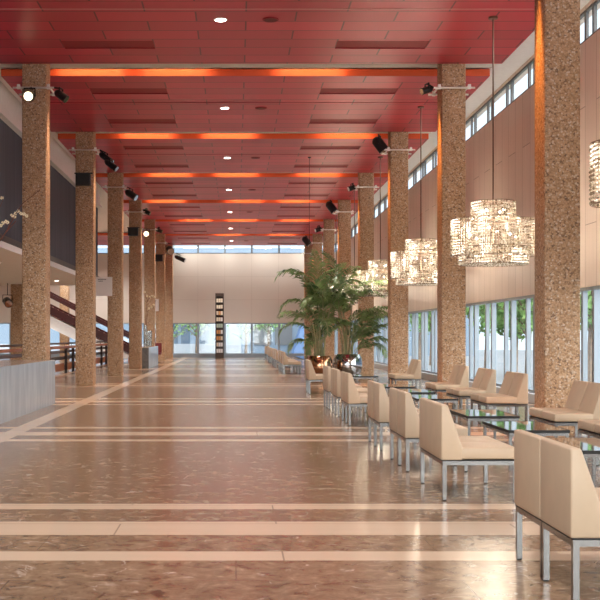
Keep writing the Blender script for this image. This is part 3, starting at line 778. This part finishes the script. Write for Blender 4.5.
# projecting white signs on the left columns
def sign(px0, px1, py0, py1, y, label):
    xa, xb_, za, zb = (px0-VX)*y/F, (px1-VX)*y/F, EYE+(VY-py1)*y/F, EYE+(VY-py0)*y/F
    t = thing('information_sign', label, 'sign', ((xa+xb_)/2, y, za), 0); w, h = (xb_-xa)/2, zb-za
    MB().box(-w, w, -0.02, 0.0, 0, h).build('panel', M['paper'], t)
    MB().box(-w+0.42*0+0.05, w, 0.0, 0.07, h*0.9, h*0.94).build('mount', M['dark'], t)
    rnd = random.Random(5)
    for r_ in range(2):
        tx = MB()
        x = -w+0.08
        while x < -w+(0.28 if r_ == 0 else 0.2)*w/0.25:
            q = rnd.uniform(0.02, 0.04); tx.box(x, x+q, -0.023, -0.0205, h-0.1-r_*0.06, h-0.075-r_*0.06); x += q+0.012
        tx.build('lettering', M['ink'], t)
sign(96.0, 112.3, 277, 296, colY(4)-0.06, 'white sign panel fixed across the third left column')
sign(153.6, 158.8, 299, 311.2, colY(7)-0.06, 'small white sign panel on the sixth left column above the stone desk')

# ---------------------------------------------------------------- reception counters on the left
def counter(label, x0, x1, y0, y1, h):
    t = thing('reception_counter', label, 'counter', ((x0+x1)/2, (y0+y1)/2, 0)); w, l = (x1-x0)/2, (y1-y0)/2
    MB().box(-w, w-0.02, -l+0.02, l-0.02, 0, h-0.04).build('body', [M['stone_dark']], t)
    MB().box(w-0.019, w, -l, l, 0, h).build('side_panel', M['stone'], t)
    MB().box(-w, w-0.02, -l, l, h-0.039, h).build('counter_top', M['stone_top'], t)
counter('long grey stone counter at the lower left before the front column', -4.75, -3.75, 11.0, 22.8, 0.905)
counter('small grey stone counter between the far left columns', -4.36, -3.75, 47.4, 53.0, 0.92)

def branch_thing(label, base, paths, flowers, petal=0.035):
    t = thing('blossom_branch', label, 'blossom branch', base)
    for p in paths:
        n_ = len(p); MB().tube(p, [0.014*(1-0.7*i/(n_-1)) for i in range(n_)], 6).build('twig', M['twig'], t, smooth=True)
    for f in flowers:
        mb = MB(); rnd = random.Random(int(f[0]*1000)+int(f[2]*77))
        for i in range(5):
            a = 2*PI*i/5+rnd.random(); c = (f[0]+petal*math.cos(a), f[1]+0.3*petal*math.sin(a*2), f[2]+petal*math.sin(a))
            mb.ball(c, petal*0.75, 6, 5, (1, 0.5, 1))
        mb.build('blossom', M['petal'], t, smooth=True)
    return t
def P(px, py, y, base): return ((px-VX)*y/F-base[0], y-base[1], EYE+(VY-py)*y/F-base[2])
def vase(label, loc, r, h, group):
    t = thing('glass_vase', label, 'vase', loc, 0, group)
    MB().lathe([(r*0.9, 0), (r, 0.02), (r, h), (r-0.012, h), (r-0.012, 0.03), (0.01, 0.025)], 20).build('vessel', M['vase_glass'], t, smooth=True)
    MB().lathe([(r-0.014, 0.031), (r-0.014, h*0.35)], 18).build('water', mat_glass('vase_water_%d' % len(bpy.data.materials), (0.8, 0.86, 0.86), 0.1), t)
for px, yy, hh, l in ((145.3, 48.2, 0.95, 'tallest clear glass vase at the left of the small stone counter'), (148.2, 48.9, 0.70, 'middle clear glass vase on the small stone counter'), (150.4, 50.2, 0.72, 'right clear glass vase on the small stone counter')):
    vase(l, ((px-VX)*yy/F, yy, 0.92), 0.075, hh, 'clear vases on the small counter')
b = ((145.3-VX)*48.2/F, 48.2, 0.97)
branch_thing('blossoming twigs standing in a glass vase on the small stone counter', b,
    [[(0, 0, 0), (0.0, 0, 0.9), P(147, 300, 48.2, b), P(144, 290, 48.2, b)], [(0, 0, 0.6), P(148, 311, 48.2, b), P(154, 305, 48.2, b)], [P(147, 302, 48.2, b), P(150, 297, 48.2, b), P(155, 296, 48.2, b)]],
    [P(*q, 48.2, b) for q in ((144.5, 292), (147, 296), (150, 297), (152.5, 296), (154.5, 297), (149, 308.5), (151.5, 307), (154, 305))], 0.034)
b = ((-30-VX)*17/F, 17.0, 0.93)
vase('clear glass vase on the long stone counter holding the tall blossom branch', (b[0], b[1], 0.905), 0.10, 0.55, 'clear vase on the long counter')
branch_thing('tall blossom branch leaning in from the left edge before the dark wall', b,
    [[(0, 0, 0.02), P(-22, 300, 17, b), P(-5, 248, 17, b), P(6, 232, 17, b), P(15, 215, 17, b), P(23, 203, 17, b), P(40, 190, 17, b)], [P(-5, 248, 17, b), P(-8, 225, 17, b), P(3, 200, 17, b)], [P(6, 232, 17, b), P(16, 221, 17, b)]],
    [P(*q, 17, b) for q in ((1, 225.5), (3, 223), (5.5, 221.5), (7.5, 222.5), (12, 215.5), (14.5, 217), (15.5, 213.5), (21, 213.5), (24, 214), (26.5, 216), (18, 211), (2, 198))], 0.017)

# swivel chair behind the small counter
t = thing('swivel_chair', 'dark red rounded chair behind the small stone counter', 'chair', (-4.0, 55.5, 0))
MB().box(-0.23, 0.23, -0.24, 0.24, 0.46, 0.55).build('seat', M['red_leather'], t, bevel=0.03, seg=3, smooth=True)
MB().box(-0.24, 0.24, 0.20, 0.28, 0.55, 1.05).build('backrest', M['red_leather'], t, bevel=0.03, seg=3, smooth=True)
MB().tube([(0, 0, 0.06), (0, 0, 0.46)], 0.03, 10).build('stem', M['chrome'], t)
bs = MB()
for i in range(5):
    a = 2*PI*i/5; bs.tube([(0, 0, 0.08), (0.28*math.cos(a), 0.28*math.sin(a), 0.025)], 0.022, 6)
bs.build('base', M['dark'], t)

# ---------------------------------------------------------------- balustrade, stair and inner columns on the left
t = thing('wooden_balustrade', 'long wooden balustrade with dark posts behind the left columns', 'balustrade', (-6.5, 0, 0))
y0, y1 = 24.0, 56.0
MB().tube([(0, y0, 1.12), (0, y1, 1.12)], 0.035, 10).build('handrail', M['dark_wood'], t, smooth=True)
MB().box(-0.16, 0.10, y0, y1, 0.93, 1.02).build('top_plank', M['orange_wood'], t, bevel=0.01)
MB().box(-0.05, 0.02, y0, y1, 0.76, 0.86).build('rail', M['mahogany'], t)
MB().box(-0.05, 0.02, y0, y1, 0.52, 0.64).build('rail', M['dark_wood'], t)
MB().box(-0.09, 0.0, y0, y1, 0.10, 0.37).build('bottom_plank', M['orange_wood'], t)
for y in (36.1, 37.9, 41.6, 43.4, 47.1, 48.9, 52.6, 54.5):
    MB().box(0.021, 0.12, y-0.05, y+0.05, 0.0, 0.93).build('post', M['dark_wood'], t, bevel=0.008)
    MB().tube([(0.02, y, 1.02), (0.0, y, 1.10)], 0.012, 6).build('baluster', M['dark_wood'], t)
struct('trim_43', MB().box(-6.36, -6.2, 24, 58, 0.0005, 0.012), M['cream_stone'])
# stair: runs down to the right behind the columns
sy0, sy1 = 57.0, 59.4
def at(px, py, y): return ((px-VX)*y/F, EYE+(VY-py)*y/F)
t = thing('staircase', 'staircase with dark red strings descending to the right behind the left columns', 'staircase', (0, 0, 0))
def band(p0, p1, h, ya, yb, name, mat):
    (xa, za), (xb_, zb) = p0, p1
    MB().prism([(xa, za-h), (xb_, zb-h), (xb_, zb), (xa, za)], ya, yb).build(name, mat, t)
band(at(30, 283, sy0), at(133, 336, sy0), 0.24, sy0, sy0+0.08, 'handrail', M['mahogany'])
band(at(30, 296, sy0), at(140, 351, sy0), 0.42, sy0, sy0+0.10, 'string', M['mahogany'])
band(at(30, 283, sy0), at(133, 336, sy0), 0.24, sy1-0.08, sy1, 'handrail', M['mahogany'])
band(at(30, 296, sy0), at(140, 351, sy0), 0.42, sy1-0.10, sy1, 'string', M['mahogany'])
(xa, za), (xb_, zb) = at(30, 304, sy0), at(133, 355, sy0)
MB().prism([(xa, za-0.75), (xb_-0.9, zb-0.25), (xb_, zb-0.10), (xa, za-0.10)], sy0+0.11, sy1-0.11).build('soffit', M['white'], t)
(xa, za), (xb_, zb) = at(30, 299, sy0), at(136, 352, sy0)
MB().box(at(128, 0, sy0)[0], at(141, 0, sy0)[0], sy0+0.11, sy1-0.11, 0, 0.3).build('first_step', M['orange_wood'], t)
ns = 20
for i in range(ns):
    x = xa+(xb_-xa)*i/ns; z = za+(zb-za)*i/ns-0.08
    MB().box(x, x+(xb_-xa)/ns+0.03, sy0+0.11, sy1-0.11, z-0.05, z).build('tread', M['orange_wood'], t)
for px, y, zt, lab in ((10.5, 43.2, 3.44, 'concrete column under the mezzanine behind the front left column'), (59.5, 64.0, CZ, 'concrete column beside the staircase in the far left hall')):
    x = (px-VX)*y/F
    o = MB().box(0, 0.51, 0, 0.55, 0, zt-0.003).build('concrete_column', M['agg'], None, (x, y, 0), bevel=0.03, smooth=True); tag(o, lab, 'column')
spot(((7.5-VX)*42.6/F, 42.6, EYE+(VY-302)*42.6/F), (0.5, -1, -0.4), 0.42, 0.16, 'black spotlight hanging under the mezzanine at the left edge', False, ((7.5-VX)*42.6/F, 42.6, 3.44))
# mezzanine soffit downlights
i = 0
for y in (20.0, 25.5, 30.5, 35.5, 40.5):
    for x in (-6.6, -8.8):
        t = thing('soffit_downlight', 'small white downlight under the mezzanine, %s of the %s row' % ('near one' if x > -7 else 'inner one', ORD[i]), 'downlight', (x, y, 3.44), 0, 'mezzanine downlights')
        MB().lathe([(0.09, -0.01), (0.1, 0)], 20).build('trim_ring', M['trough'], t)
        MB().lathe([(0.075, -0.014), (0.075, -0.0105)], 20).build('lens', M['lamp'], t)
        light('soffit_beam', 'SPOT', (x, y, 3.40), SOFFIT_W, (1, 0.93, 0.84), (0, 0, 0), spot_size=math.radians(130), spot_blend=0.8, shadow_soft_size=0.08)
    i += 1
# the bright stair hall behind the mezzanine has its own ceiling lamps
for j, y in enumerate((50.0, 56.0, 62.0, 67.5)):
    t = thing('hall_ceiling_lamp', 'round white ceiling lamp in the far left stair hall, %s from the front' % ORD[j], 'ceiling lamp', (-9.0, y, UZ if y < 63 else CZ), 0, 'stair hall lamps')
    MB().lathe([(0.25, -0.06), (0.28, 0)], 24).build('body', M['trough'], t, smooth=True)
    MB().lathe([(0.22, -0.066), (0.22, -0.0605)], 24).build('lens', M['lamp'], t)
    light('hall_beam', 'SPOT', (-9.0, y, CZ-0.15), WALLWASH_W*2.2, (1, 0.95, 0.89), (0, 0, 0), spot_size=math.radians(150), spot_blend=0.6, shadow_soft_size=0.2)

# ---------------------------------------------------------------- brochure tower at the far end
tw, th, td, tx_, ty_ = 0.53, 4.08, 0.36, -1.03, 68.9
t = thing('display_tower', 'tall narrow dark wooden display tower before the end wall', 'shelf tower', (tx_, ty_, 0))
MB().box(-tw/2, -tw/2+0.05, 0, td, 0, th).build('side_panel', M['walnut'], t)
MB().box(tw/2-0.05, tw/2, 0, td, 0, th).build('side_panel', M['walnut'], t)
MB().box(-tw/2+0.05, tw/2-0.05, td-0.03, td, 0, th).build('back_panel', M['walnut'], t)
MB().box(-tw/2+0.05, tw/2-0.05, 0, td-0.03, th-0.18, th).build('head_panel', M['walnut'], t)
MB().box(-tw/2+0.05, tw/2-0.05, 0, td-0.03, 0, 0.35).build('plinth', M['walnut'], t)
sh = 9; step = (th-0.18-0.35)/sh
bm_ = {m: MB().box(0, 0.115, 0, 0.2, 0, 0.24).mesh('book', M[m]) for m in ('book_a', 'book_b', 'book_c', 'book_d')}
rows = ['book_d', 'book_d', 'book_b', 'book_b', 'book_c', 'book_a', 'book_a', 'book_a', 'book_a']
rnd = random.Random(9)
cn = {'book_a': 'cream', 'book_b': 'orange', 'book_c': 'pale green', 'book_d': 'white'}
for i in range(sh):
    z = 0.35+i*step
    if i: MB().box(-tw/2+0.05, tw/2-0.05, 0, td-0.03, z-0.03, z).build('shelf', M['walnut'], t)
    for j in range(3):
        m = rows[i] if rnd.random() < 0.75 else rnd.choice(list(cn))
        o = link('display_book', bm_[m], None, (tx_-0.195+j*0.136, ty_+0.03, z+0.001))
        tag(o, '%s book, %s from the left on shelf %s up the display tower' % (cn[m], ORD[j], ORD[i]), 'book', 'books in the display tower')

# ---------------------------------------------------------------- outside
struct('ground', MB().box(-60, 60, -30, 130, -0.6, -0.25), M['paving'])
bt = thing('pale_building', 'pale blue building with dark windows outside the end windows', 'building', (0, 92, -0.25))
MB().box(-40, 20, 0, 6, 0, 9).build('facade', M['ext_wall'], bt)
for x in (-7.2, -5.6, -4.6, -3.0):
    MB().box(x, x+0.75, -0.06, -0.002, 1.0, 3.1).build('window', M['ext_glass'], bt)
for x in (1.5, 3.25): MB().box(x, x+1.45, -0.06, -0.002, 0.9, 2.6).build('shutter', M['ext_grey'], bt)
MB().box(-9, -2.4, -0.5, -0.3, 2.9, 3.05).build('canopy', M['ext_white'], bt)
o = MB().box(-30, 0.4, 0, 0.25, 0, 1.05).build('garden_wall', M['ext_white'], None, (0, 84, -0.25)); tag(o, 'low white garden wall outside the end windows', 'wall'); o['kind'] = 'thing'
ob = MB().prism([(4.4, 0), (9.5, 0), (9.5, 6), (6.2, 6)], 0, 3).build('blue_annex', pbr('sky_blue_render', (0.14, 0.24, 0.45), 0.7), None, (0, 86, -0.25)); tag(ob, 'slanted blue annex outside the rightmost end window', 'building')
def tree(loc, h, cr, label, dens, seed, cat='tree', bare=False):
    rnd = random.Random(seed); t = thing('garden_tree', label, cat, loc)
    tr = MB(); tr.tube([(0, 0, 0), (0.05, 0, h*0.35), (0.0, 0.05, h*0.6), (0.1, 0, h*0.8)], [0.12, 0.1, 0.08, 0.03], 7)
    for i in range(7):
        a = rnd.uniform(0, 2*PI); z = h*rnd.uniform(0.3, 0.65)
        tr.tube([(0.02, 0, z), (cr*0.5*math.cos(a), cr*0.5*math.sin(a), z+h*0.12), (cr*0.9*math.cos(a), cr*0.9*math.sin(a), z+h*0.17)], [0.045, 0.03, 0.012], 5)
    tr.build('trunk', M['bark'], t, smooth=True)
    lf = MB()
    for i in range(dens):
        d = Vector((rnd.gauss(0, 1), rnd.gauss(0, 1), rnd.gauss(0, 1))).normalized()*(rnd.random()**0.4)
        p = Vector((d.x*cr, d.y*cr, h*0.68+d.z*h*0.34)); u = Vector((rnd.gauss(0, 1), rnd.gauss(0, 1), rnd.gauss(0, 1))).normalized(); w = u.orthogonal().normalized(); s_ = rnd.uniform(0.08, 0.17)
        lf.quad(p-u*s_, p-w*s_*0.6, p+u*s_, p+w*s_*0.6)
    lf.build('foliage', M['tree_leaf'], t)
tree((-4.6, 79, -0.25), 4.2, 1.3, 'slim garden tree outside the leftmost end windows', 260, 1)
tree((-2.9, 80.5, -0.25), 4.4, 1.2, 'slim garden tree outside the end windows left of the display tower', 220, 2)
tree((0.7, 80.5, -0.25), 3.8, 1.6, 'nearly bare garden tree outside the middle end window', 70, 3)
tree((2.4, 83, -0.25), 5.5, 1.6, 'bushy garden tree outside the window above the far chairs', 900, 4)
i = 0
for y, x, h, r in ((34.2, 11.0, 5.0, 1.5), (41.5, 11.0, 5.0, 1.3), (45, 11.4, 4.2, 1.0), (51, 11.6, 5, 1.2), (62, 11.0, 5, 1.6), (69, 11.5, 5.5, 1.8), (84, 11.5, 6, 2.2)):
    tree((x, y, -0.25), h, r, '%s leafy street tree outside the right-hand windows' % ORD[i], 1500, 20+i); i += 1
bt = thing('street_building', 'pale street building opposite the right-hand windows', 'building', (42, 60, -0.25))
MB().box(0, 6, -45, 60, 0, 14).build('facade', M['ext_wall'], bt)
for j in range(20):
    for z in (1.0, 4.4, 7.8):
        MB().box(-0.06, -0.002, -42+j*5, -39.4+j*5, z, z+2.0).build('window', M['ext_glass'], bt)
